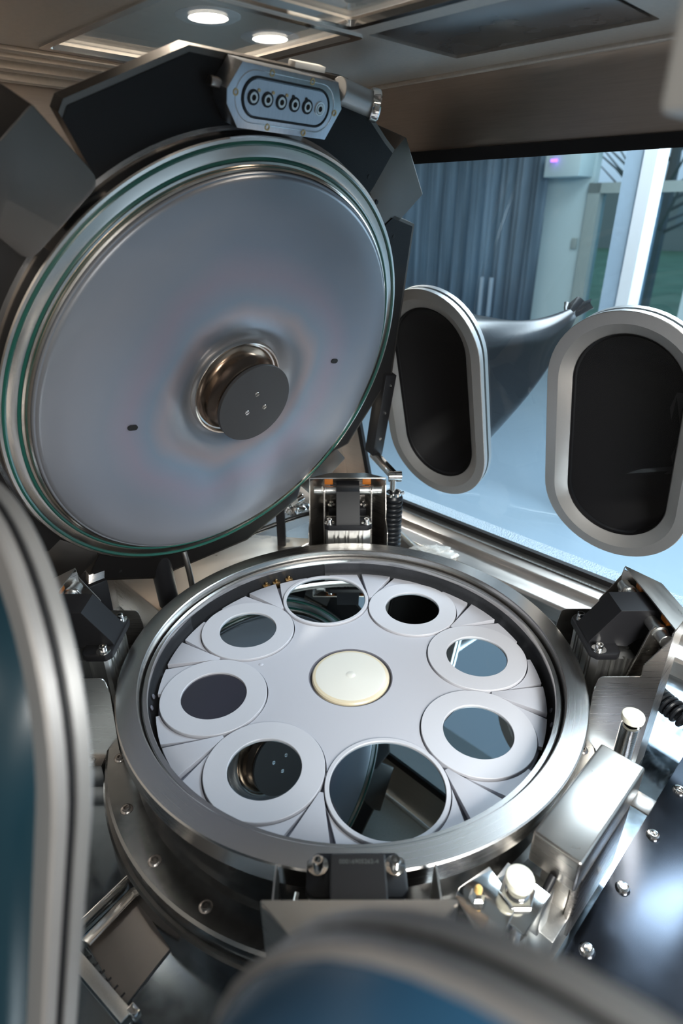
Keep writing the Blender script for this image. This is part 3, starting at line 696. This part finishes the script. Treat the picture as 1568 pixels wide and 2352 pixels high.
# ------------------------------------------------------------------ glove ports
def port(m,name,label,cx,inside,sleeve_tip,grp,both=False):
    t=thing(name,label,'glove port',m@T(cx,PY,0)@Matrix.Identity(4),grp)
    def P(nm,prof,mat,lab=None,**k):
        return put(nm,stl(prof,PH,False,cx,PY,28,**k),mat,t,world=m,label=lab,ang=24)
    if not both:
        P('flange_ring',[(.150,PB-.002),(.1505,PB-.009),(.152,PB-.0095),(.1525,.001),(.1515,0),(.129,0),(.107,.014),(.1045,.016),(.1045,.045)],'anod')
        P('ring_gap',[(.1495,PB-.004),(.1500,PB-.0085),(.1480,PB-.0085)],'gasket')
        P('outer_flange',[(.145,PB+.004),(.150,PB+.005),(.150,PB+.016),(.146,PB+.020),(.106,PB+.020)],'anod')
    else:
        P('inner_ring',[(.150,PB-.001),(.152,PB-.004),(.152,.002),(.150,0),(.108,.0),(.105,.004),(.105,PB+.01)],'anod')
        P('outer_flange',[(.156,PB+.002),(.158,PB+.004),(.158,PB+.012),(.156,PB+.014),(.132,PB+.014),(.130,PB+.010)],'anod')
        P('flange_gap',[(.130,PB+.012),(.129,PB+.006),(.125,PB+.006),(.124,PB+.012)],'gasket')
        P('sleeve_ring',[(.124,PB+.006),(.124,PB+.016),(.122,PB+.018),(.098,PB+.018),(.096,PB+.014),(.096,PB+.002)],'anod')
    # glove sleeve
    lps=[]
    n=len(stad(0,0,1,1,28))
    tip=Vector(sleeve_tip)
    K=16
    for i in range(K+1):
        f=i/K; g=f**.85
        a=.1040*(1-g)+.018*g; h=PH*(1-g)+.004*g
        bulge=math.sin(f*PI)*.010
        ctr=Vector((cx,PY,PB+.004)).lerp(tip,f)+Vector((0,-.05*math.sin(f*PI)*f,0))
        lp=[]
        for j,(x,y) in enumerate(stad(0,0,a+bulge,h,28)):
            wv=.004*math.sin(j*.9+f*9)*f*(1-f)*2.2
            lp.append((ctr.x+x*(1+wv*6),ctr.y+y*(1+wv*5),ctr.z+wv))
        lps.append(lp)
    inner=[[(c_x+(p[0]-c_x)*.97,c_y+(p[1]-c_y)*.97,p[2]+.001) for p in lp] for lp in lps[:-1] for c_x,c_y in [(sum(p[0] for p in lp)/len(lp),sum(p[1] for p in lp)/len(lp))]]
    put('sleeve_shade',loop_loft(inner,cap1=True),'inside',t,world=m)  # added inner layer standing in for the shade inside the sleeve
    # flared cuff at the end
    for f,a,dz in ((1,.012,.012),(2,.020,.03),(3,.030,.055)):
        c_=tip+Vector((0,.004*f,dz)); lps.append([(c_.x+x*(1+.15*math.sin(j*.9)),c_.y+y*.55+.006*math.sin(j*.6),c_.z-x*.5) for j,(x,y) in enumerate(stad(0,0,a,.004,28))])
    put('glove_sleeve',loop_loft(lps,cap1=True),'rubber',t,world=m,label='black rubber sleeve')
    put('sleeve_mouth',stl([(.1046,.014),(.1038,PB+.006),(.100,PB+.02)],PH,False,cx,PY,28),'inside',t,world=m)
    return t
# tip of the left sleeve lies outside the window
tipw=uvz(1.0,.175,.475); tipl=WR.inverted()@tipw
port(WR,'glove_port','left one of the oval ports in the right window, black sleeve outside',RP[0],True,tipl,'glove ports of the right window')
port(WR,'glove_port','right one of the oval ports in the right window, cut by the picture edge',RP[1],True,Vector((-.75,.05,.30)),'glove ports of the right window')
# front ports: seen from outside, glove tucked inwards
def front_port(label,cx,dy=0,ga=.129,gb=.05,gm='rubber_blue_sheen'):
    PY=globals()['PY']+dy
    t=thing('glove_port',label,'glove port',WL@T(cx,PY,0),'blurred glove ports of the front pane')
    def P(nm,prof,mat,lab=None,**k): return put(nm,stl(prof,PH,False,cx,PY,28,**k),mat,t,world=WL,label=lab,ang=24)
    P('inner_ring',[(.149,PBL-.002),(.1515,PBL-.003),(.152,.001),(.151,0),(.122,.0),(.120,.004),(.120,PBL+.01)],'anod')
    P('ring_seal',[(.148,PBL-.003),(.1505,PBL-.002),(.1505,PBL+.003),(.148,PBL+.003)],'gasket')
    P('outer_flange',[(.149,PBL+.002),(.152,PBL+.003),(.152,PBL+.009),(.150,PBL+.011),(.124,PBL+.011),(.121,PBL+.008)],'anod')
    K=12; lps=[]
    for i in range(K+1):
        f=i/K; a=ga*math.cos(f*PI/2*.97)**.7; h=PH*(1-f*.85)
        lps.append([(cx+x,PY+y,PBL+.010+gb*math.sin(f*PI/2)**.8+.003*math.sin(j*.7+f*5)*f) for j,(x,y) in enumerate(stad(0,0,a,h,28))])
    put('glove_sleeve',loop_loft(lps,cap1=True),gm,t,world=WL,label='dark glossy rubber glove bulging outwards')
front_port('out of focus oval glove port running down the left edge of the picture',LP[0],0,.129,.05,'rubber_teal_sheen')
front_port('out of focus oval glove port filling the bottom edge of the picture',LP[1],.005,.149,.060)

# ------------------------------------------------------------------ things on the floor around the vessel
# right: steel cover box
t=thing('steel_cover_box','long brushed steel cover box beside the front right of the vessel, brightly lit','cover',T(*uvz(.017,-.42,ZF)))
put('cover',box(B_(),-.080,.114,-.451,-.389,-.005,.050,.004,BOX,3),'steel',t)
put('body',box(B_(),-.055,.100,-.440,-.400,-.12,-.004,.003,BOX),'steel',t)
put('side_plate',box(B_(),-.06,.085,-.452,-.441,-.12,.0,.002,BOX),'steel_dark',t)
put('foot_block',box(B_(),-.10,-.03,-.448,-.385,ZF,-.085,.002,BOX),'alu',t)
put('guide_block',box(B_(),-.108,-.080,-.430,-.402,-.085,-.018,.002,BOX),'alu',t)
put('hose_fitting',cyl(B_(),uvz(-.080,-.424,.002),uvz(-.098,-.424,-.012),.005,16),'black',t)
put('tab',box(B_(),.085,.115,-.475,-.45,.0,.003,.0008,BOX),'steel_dark',t)
def plunger(label,u,v,ztop,zb,nut):
    c=uvz(u,v,0); t=thing('plunger_button',label,'plunger',T(c.x,c.y,zb),'plungers with white caps')
    tm=T(c.x,c.y,0)
    put('white_cap',lathe(B_(),[(0,ztop),(.011,ztop-.0005),(.0155,ztop-.002),(.0165,ztop-.005),(.0160,ztop-.011),(.012,ztop-.014),(0,ztop-.0145)],40,tm),'white_plastic',t,label='white domed cap')
    put('plunger_rod',cyl(B_(),(c.x,c.y,ztop-.030),(c.x,c.y,ztop-.013),.004,16),'chrome',t)
    zz=ztop-.022; prof=[(.0085,zz-.01),(.0095,zz),(.0125,zz)]
    q=zz-.001
    while q>zb+.002: prof+=[(.0138,q),(.0138,q-.0008),(.0130,q-.0013),(.0130,q-.0018)]; q-=.0022
    prof+=[(.0135,zb)]
    put('threaded_barrel',lathe(B_(),prof,40,tm),'chrome',t,ang=50)
    if nut:
        put('hex_nut',lathe(B_(),[(.0138,zz-.0134),(.0205,zz-.0134),(.0215,zz-.0120),(.0215,zz-.006),(.0205,zz-.004),(.0138,zz-.004)],6,tm),'chrome',t,ang=20)
        put('collar',lathe(B_(),[(.0138,zz-.0184),(.019,zz-.0186),(.019,zz-.026),(.0138,zz-.026)],32,tm),'chrome',t)
    return t
plunger('white capped threaded plunger behind the steel cover box',.183,-.404,.066,ZF,False)
plunger('white capped plunger with a hex nut in front of the steel cover box',-.146,-.409,.058,ZF,True)
# bracket plates
t=thing('bracket_plate','square polished bracket plate under the hex nut of the front plunger','bracket',T(*uvz(-.146,-.409,.018)))
put('plate',box(B_(),-.178,-.118,-.437,-.381,.018,.0225,.0008,BOX),'chrome',t)
t=thing('bracket_plate','polished bracket plate with a yellow tipped pin, left of the front plunger','bracket',T(.148,-.405,.02))
pm=T(.148,-.405,.026)@Matrix.Rotation(R(3),4,'X')
put('plate',prism(B_(),[(-.034,.008),(-.028,.018),(.012,.042),(.034,-.002),(.002,-.044),(-.012,-.038)],-.002,.002,pm,.0006),'chrome',t)
put('pin_nut',lathe(B_(),[(.0,.002),(.0095,.002),(.0095,.007),(.006,.009),(.006,.018),(0,.018)],6,pm@T(-.010,.006,0)),'chrome',t,ang=20)
put('yellow_tip',lathe(B_(),[(.0045,.018),(.0045,.022),(.003,.025),(0,.0255)],20,pm@T(-.010,.006,0)),'yellow',t,label='yellow tip')
put('post',cyl(B_(),pm@Vector((-.002,-.006,-.002)),pm@Vector((-.002,-.006,-.170)),.005,16),'chrome',t)
# floor cover sheet with screws
t=thing('floor_cover_sheet','dark brushed sheet on the floor at the lower right, with a row of round screws','sheet',T(*uvz(.0,-.55,ZF)))
put('sheet',box(B_(),-.50,.70,VN+.004,-.455,ZF+.0005,ZF+.005,.001,BOX),'sheet',t)
for u in (.42,.305,.19,.0745,-.0405,-.155,-.27): small_screw('sheet_screw',uvz(u,-.475,ZF+.005),(0,0,1),'chrome',t,.0085,.0055)
# coiled cable
cax=catmull([uvz(.455,-.352,-.085),uvz(.42,-.385,-.075),uvz(.40,-.425,-.072),uvz(.375,-.50,-.075)],60)
pts=[]; turns=15; n=turns*18
for i in range(n+1):
    f=i/n; idx=f*(len(cax)-1); a=cax[int(idx)]; b=cax[min(int(idx)+1,len(cax)-1)]; p_=a.lerp(b,idx-int(idx)); d_=(b-a); 
    if d_.length<1e-6: d_=cax[-1]-cax[-2]
    d_.normalize(); s_=d_.cross(Vector((0,0,1))).normalized(); u_=s_.cross(d_); th=2*PI*turns*f
    pts.append(p_+.0165*(math.cos(th)*s_+math.sin(th)*u_))
cc=put('coiled_cable',tube(B_(),pts,.0042,8),'rubber'); origin_to(cc,tuple(pts[0])); tagp(cc,'glossy black coiled cable at the right edge beside the right clamp','cable')
pts=[pts[-1],uvz(.38,-.53,-.11),uvz(.40,-.56,ZF+.007),uvz(.30,-.62,ZF+.01)]
# bellows cylinder at the back
t=thing('bellows_cylinder','black ribbed rubber bellows cylinder right of the back clamp','bellows',T(.118,.60,ZF))
prof=[(.0,.078),(.018,.078),(.022,.072)]; z=.066
while z>ZF+.012: prof+=[(.0255,z),(.0268,z-.004),(.0255,z-.008),(.0215,z-.010),(.0210,z-.012)]; z-=.0135
prof+=[(.022,ZF)]
put('bellows',lathe(B_(),prof,36,T(.118,.60,0)),'rubber',t,ang=60)
put('hose_clip',lathe(B_(),[(.0205,.072),(.0225,.072),(.0225,.079),(.0170,.079)],32,T(.118,.60,0)),'chrome',t)
put('clip_screw',cyl(B_(),(.135,.592,.077),(.146,.60,.077),.004,12),'chrome',t)
put('piston_rod',cyl(B_(),(.118,.60,.074),(.118,.602,.112),.008,20),'chrome',t)
# left: dark gas spring, thin tube, steel case
t=thing('gas_spring','black gas spring cylinder standing behind the left clamp','cylinder',T(-.40,.20,ZF))
put('barrel',cyl(B_(),(-.395,.30,ZF),(-.405,.28,.16),.022,32),'black',t); 
put('rod',cyl(B_(),(-.405,.28,.16),(-.40,.25,.24),.009,20),'chrome',t)
t2=put('steel_tube',tube(B_(),catmull([(-.345,.30,ZF),(-.345,.30,.0),(-.36,.31,.10),(-.38,.33,.17)]),.0065,12),'steel'); origin_to(t2,(-.345,.30,ZF)); tagp(t2,'thin bent steel tube beside the black gas spring at the left','tube')
# ledge at the back left, bright
t=thing('back_ledge','warm lit steel ledge with a weld seam at the back left behind the vessel','ledge',T(*uvz(.2,.6,ZF)))
put('ledge_top',prism(B_(),[(-.105,.47),(.36,.47),(.22,.66),(.22,.699),(-.105,.699)],ZF+.001,-.052,BOX,.003),'steel',t,ang=25)
bm=B_()
wp=[uvz(-.09+.012*i,.655+.0015*math.sin(i*2.1),-.050+.0006*math.sin(i*1.7)) for i in range(22)]
put('weld_seam',tube(bm,wp,[.0016+.0008*abs(math.sin(i*1.3)) for i in range(22)],8),'chrome',t,label='bright weld bead')
put('ledge_step',prism(B_(),[(-.10,.660),(.22,.660),(.22,.699),(-.10,.699)],-.052,-.010,BOX,.003),'steel',t,ang=25)
# right sill below the window
bm=B_()
pr=[(.60,-.151),(.605,-.118),(.612,-.112),(.650,-.108),(.662,-.100),(.668,-.090),(.6985,-.082),(.705,-.151)]
prism_xz(bm,rounded(pr,[0,.003,.003,.004,.004,.003,.002,0],4),VN,VB-.004,BOX); struct('trim_9',bm,'steel_wall')
bm=B_(); box(bm,.715,.83,-.60,.66,-.14,-.092,.006); led=put('outer_sill',bm,'ledge',world=BOX); led['kind']='structure'; led.name='trim_10'
# hose channel between sill and vessel
h=put('clear_hose',tube(B_(),catmull([uvz(.62,.42,-.10),uvz(.575,.30,-.105),uvz(.56,.18,-.125),uvz(.53,.05,-.135)]),.008,12),'alu'); origin_to(h,tuple(uvz(.56,.2,ZF))); tagp(h,'pale hose running along the sill right of the bellows','hose')
h=put('black_cable',tube(B_(),catmull([uvz(.15,.56,-.01),uvz(.22,.54,.0),uvz(.31,.50,.02),uvz(.36,.47,.03)]),.006,12),'rubber'); origin_to(h,tuple(uvz(.15,.56,-.05))); tagp(h,'black cable left of the back clamp under the lid','cable')
# crumpled film bag and foil
def crumple(name,ctr,size,mat,seed,label,cat,sub=4,rough=.5,sc=(1,1,1)):
    bm=B_(); bmesh.ops.create_icosphere(bm,subdivisions=sub,radius=size)
    for v in bm.verts:
        d_=v.co.normalized(); f=1+rough*(noise.noise(d_*2.2+Vector((seed,0,0)))+.6*abs(noise.noise(d_*6+Vector((0,seed,0))))*(-1)**(seed)+.35*noise.noise(d_*14))
        v.co=Vector((v.co.x*sc[0],v.co.y*sc[1],v.co.z*sc[2]))*f+Vector(ctr)
    o_=put(name,bm,mat,ang=12); origin_to(o_,ctr); return tagp(o_,label,cat)
crumple('plastic_bag',(.225,.58,-.105),.055,'film',3,'crumpled clear plastic bag on the sill right of the black bellows','bag',sc=(1.25,.8,.45),rough=.38)
crumple('foil_ball',(-.150,.66,.015),.036,'foil',5,'crumpled silver foil behind the vessel, left of the back clamp','foil',sc=(1,.7,1),rough=.7)
# sensor with label near the foil
t=thing('cable_connector','small cylindrical cable connector with a white sleeve left of the back clamp','connector',T(-.12,.64,.03))
put('connector_body',cyl(B_(),(-.155,.62,.035),(-.115,.63,.055),.009,20),'chrome',t); put('white_sleeve',cyl(B_(),(-.15,.621,.0375),(-.132,.6255,.0465),.0098,20),'clip',t)
# black support rod behind vessel
o_=put('support_bar',box(B_(),-.182,-.160,.55,.57,ZF,.16,.002),'black'); origin_to(o_,(-.171,.56,ZF)); tagp(o_,'black upright bar just behind the vessel rim under the lid','bar')
# lower left: floor frame, toothed strip, tab
t=thing('floor_frame','bright steel angle frame on the floor at the lower left','frame',T(*uvz(-.46,.02,ZF)))
P0=uvz(-.435,.030,ZF+.02); P1=uvz(-.500,.000,ZF+.02)
put('angle_bar',strap(B_(),Vector((-.324,-.2775,-.135)),Vector((-.372,-.345,-.135)),.028,.004,(0,0,1)),'chrome',t)
put('inner_bar',strap(B_(),Vector((-.312,-.288,-.138)),Vector((-.352,-.350,-.138)),.018,.004,(.8,-.5,.3)),'steel',t)
put('frame_sheet',prism(B_(),[(-.312,-.290),(-.360,-.352),(-.285,-.425),(-.245,-.360)],ZF+.0006,ZF+.004),'steel_dark',t)
t=thing('toothed_strip','pale strip with small teeth along one side on the floor at the lower left','strip',T(-.33,-.40,ZF))
A=Vector((-.366,-.362,ZF+.012)); Bq=Vector((-.272,-.432,ZF+.012)); dd=(Bq-A).normalized(); sn=Vector((-dd.y,dd.x,0))
mm=Matrix(((dd[0],sn[0],0,A[0]),(dd[1],sn[1],0,A[1]),(dd[2],sn[2],1,A[2]),(0,0,0,1))); LL=(Bq-A).length
put('strip',box(B_(),0,LL,-.016,0,-.004,0,.001,mm),'alu',t)
for i in range(8): put('tooth',box(B_(),.008+i*.0142,.010+i*.0142,0,.006,-.003,-.001,0,mm),'black',t)
put('end_clip',box(B_(),LL,LL+.014,-.006,.004,-.002,.012,.001,mm),'chrome',t)
small_screw('dome_screw',(-.292,-.468,ZF),(0,0,1),'chrome',None,.009,.006); ds=bpy.data.objects['dome_screw']; origin_to(ds,(-.292,-.468,ZF)); tagp(ds,'single round headed screw on the floor at the bottom left','screw')
t=thing('floor_tab','small steel tab with a screw on the floor below the left clamp','tab',T(-.465,-.065,ZF))
c=uvz(-.375,.245,-.1)
put('tab_plate',box(B_(),c.x-.022,c.x+.02,c.y-.012,c.y+.012,ZF,-.1,.001),'steel_dark',t); small_screw('tab_screw',(c.x,c.y,-.1),(0,0,1),'steel',t,.005,.003)
# hanging pale post
o_=put('corner_post',box(B_(),-.292,-.20,-.56,-.452,.766,ZC,.004,BOX),'post'); origin_to(o_,tuple(uvz(-.245,-.5,.766))); tagp(o_,'pale smooth square post hanging at the upper right corner','post')

# ------------------------------------------------------------------ hall beyond the right window
def H(u0,u1,v0,v1,z0,z1,name,mat,bev=0): return struct(name,box(B_(),u0,u1,v0,v1,z0,z1,bev),mat,world=BOX)
ZR=-.9
H(.9,5.95,-6,8,ZR-.05,ZR,'floor_hall','room_floor')
H(5.85,5.95,1.84+.56,3.3,ZR,1.24,'wall_hall','room_wall')
H(5.85,5.95,-4,6.5,1.24,2.6,'wall_hall_upper','room_wall')
H(5.80,5.95,2.30,2.42,ZR,.95,'trim_11','room_frame'); H(5.80,5.95,1.2,2.42,.86,.95,'trim_12','room_frame')
H(5.80,5.93,1.76,1.84,ZR,.87,'trim_13','blue_frame'); H(5.80,5.93,-3.0,1.36,ZR,1.24,'wall_hall_right','room_wall')
H(5.80,5.90,4.72,4.95,ZR,2.6,'trim_14','white_frame')
H(2.60,2.72,.685,.77,ZR,2.6,'trim_15','blue_frame'); H(2.585,2.72,.625,.684,ZR,2.6,'trim_16','white_frame')
st=struct('window_3',box(B_(),5.88,5.885,1.36,2.31,ZR,.86),'pane',world=BOX)
# light switch
o_=put('wall_switch',box(B_(),5.83,5.85,2.47,2.53,.36,.46,.004),'room_frame',world=BOX); origin_to(o_,tuple(uvz(5.85,2.5,.41))); tagp(o_,'small grey switch on the pale wall seen through the window','switch')
# curtain with folds
bm=B_(); nx=220; rows=[]
for i in range(nx+1):
    v=2.82+(4.72-2.82)*i/nx; du=.035*math.sin(v*34)+.02*math.sin(v*71+1)
    rows.append([bm.verts.new((5.70+du,v,z)) for z in (-.42,.3,1.24,1.9)])
for A_,B2 in zip(rows,rows[1:]):
    for j in range(3): bm.faces.new((A_[j],B2[j],B2[j+1],A_[j+1]))
ex=bmesh.ops.solidify(bm,geom=bm.faces[:],thickness=.006)
o_=put('curtain',bm,'curtain',world=BOX,ang=80); origin_to(o_,tuple(uvz(5.7,3.7,-.42))); tagp(o_,'long blue pleated curtain seen through the right window','curtain')
for i,(v0,v1) in enumerate(((3.26,3.30),(3.38,3.42))):
    o_=put('door_handle_bar',box(B_(),5.60,5.63,v0,v1,-.36,.05,.004),'blue_frame',world=BOX); origin_to(o_,tuple(uvz(5.615,(v0+v1)/2,-.36))); tagp(o_,['left','right'][1-i]+' one of two slim upright bars in front of the lower curtain','bar','bars before the curtain')
# outdoors
H(6.3,40,-14,22,-1.0,-.95,'floor_lawn','grass')
def tree(u,v,h,seed,label):
    rnd=random.Random(seed); t=thing('bare_tree',label,'tree',T(*uvz(u,v,-.95)),'bare trees outdoors')
    base=uvz(u,v,-.95); put('trunk',tube(B_(),[base,base+Vector((.05,0,h*.5)),base+Vector((0,.1,h))],[.14,.10,.03],8),'bark',t)
    bm=B_()
    for i in range(46):
        z=h*(.25+.7*rnd.random()); p_=base+Vector((.02,.02,z)); a=rnd.random()*2*PI; ln_=h*(.2+.25*rnd.random())
        q=p_+Vector((math.cos(a)*ln_,math.sin(a)*ln_,ln_*.6)); mid=(p_+q)/2+Vector((0,0,-.1))
        tube(bm,[p_,mid,q],[.035,.02,.006],4)
    put('branches',bm,'bark',t)
tree(12,3.9,4.6,1,'bare tree on the lawn, seen in the left of the far window'); tree(16,2.3,5.0,2,'bare tree on the lawn, nearest the bright white upright'); tree(11,.4,3.8,4,'smaller bare tree on the lawn at the right of the far window')
t=thing('far_building','pale low building beyond the lawn seen through the far window','building',T(*uvz(30,6,-.95)))
put('walls',box(B_(),30,34,-4,14,-.95,1.6),'house',t,world=BOX)
for i in range(6): put('window',box(B_(),29.97,30.02,1.2+i*1.5,2.1+i*1.5,.0,.9),'blue_frame',t,world=BOX)

# grilled unit and purple indicator on the hall wall
o_=put('wall_unit',box(B_(),5.55,5.84,2.42,2.78,1.00,1.20,.01),'room_wall',world=BOX); origin_to(o_,tuple(uvz(5.7,2.6,1.0))); tagp(o_,'pale box unit high on the hall wall right of the curtain','unit')
o_=put('indicator_lamp',box(B_(),5.50,5.53,2.64,2.70,1.125,1.15,.004),'purple',world=BOX); origin_to(o_,tuple(uvz(5.515,2.67,1.12))); tagp(o_,'tiny glowing purple indicator lamp above the curtain end','lamp')
# engraving on the front clamp arm, lettering on the gas spring
def text(name,txt,size,m,mat,parent,label=None):
    c=bpy.data.curves.new(name,'FONT'); c.body=txt; c.size=size; c.extrude=.00015; c.align_x='CENTER'; c.align_y='CENTER'
    ob=bpy.data.objects.new(name,c); dg=bpy.context.evaluated_depsgraph_get(); COL.objects.link(ob); dg.update()
    me=bpy.data.meshes.new_from_object(ob.evaluated_get(bpy.context.evaluated_depsgraph_get())); bpy.data.objects.remove(ob)
    bm=B_(); bm.from_mesh(me); bpy.data.meshes.remove(me)
    return put(name,bm,mat,parent,world=m,smooth=False,label=label)
front=[o for o in bpy.data.objects if o.name.startswith('swing_clamp') and o.get('label')==cl_desc[3]][0]
arm=[o for o in front.children if o.name.startswith('arm')][0]
X_=Vector((1,0,0)); Y_=Vector((0,-.0,1)); Y_=Vector((0,.06,0)).normalized(); Z_=Vector((0,0,1))
text('engraving','00016905262-4',.0062,Matrix(((1,0,0,.001),(0,1,0,-.440),(0,0,1,.1572),(0,0,0,1))),'engrave',arm,'faint engraved number')
gs=bpy.data.objects['gas_spring']
text('lettering','START',.012,T(-.3953,.2628,.10)@Matrix.Rotation(R(20),4,'Z')@Matrix.Rotation(R(90),4,'X')@Matrix.Rotation(R(-90),4,'Z'),'engrave',gs)
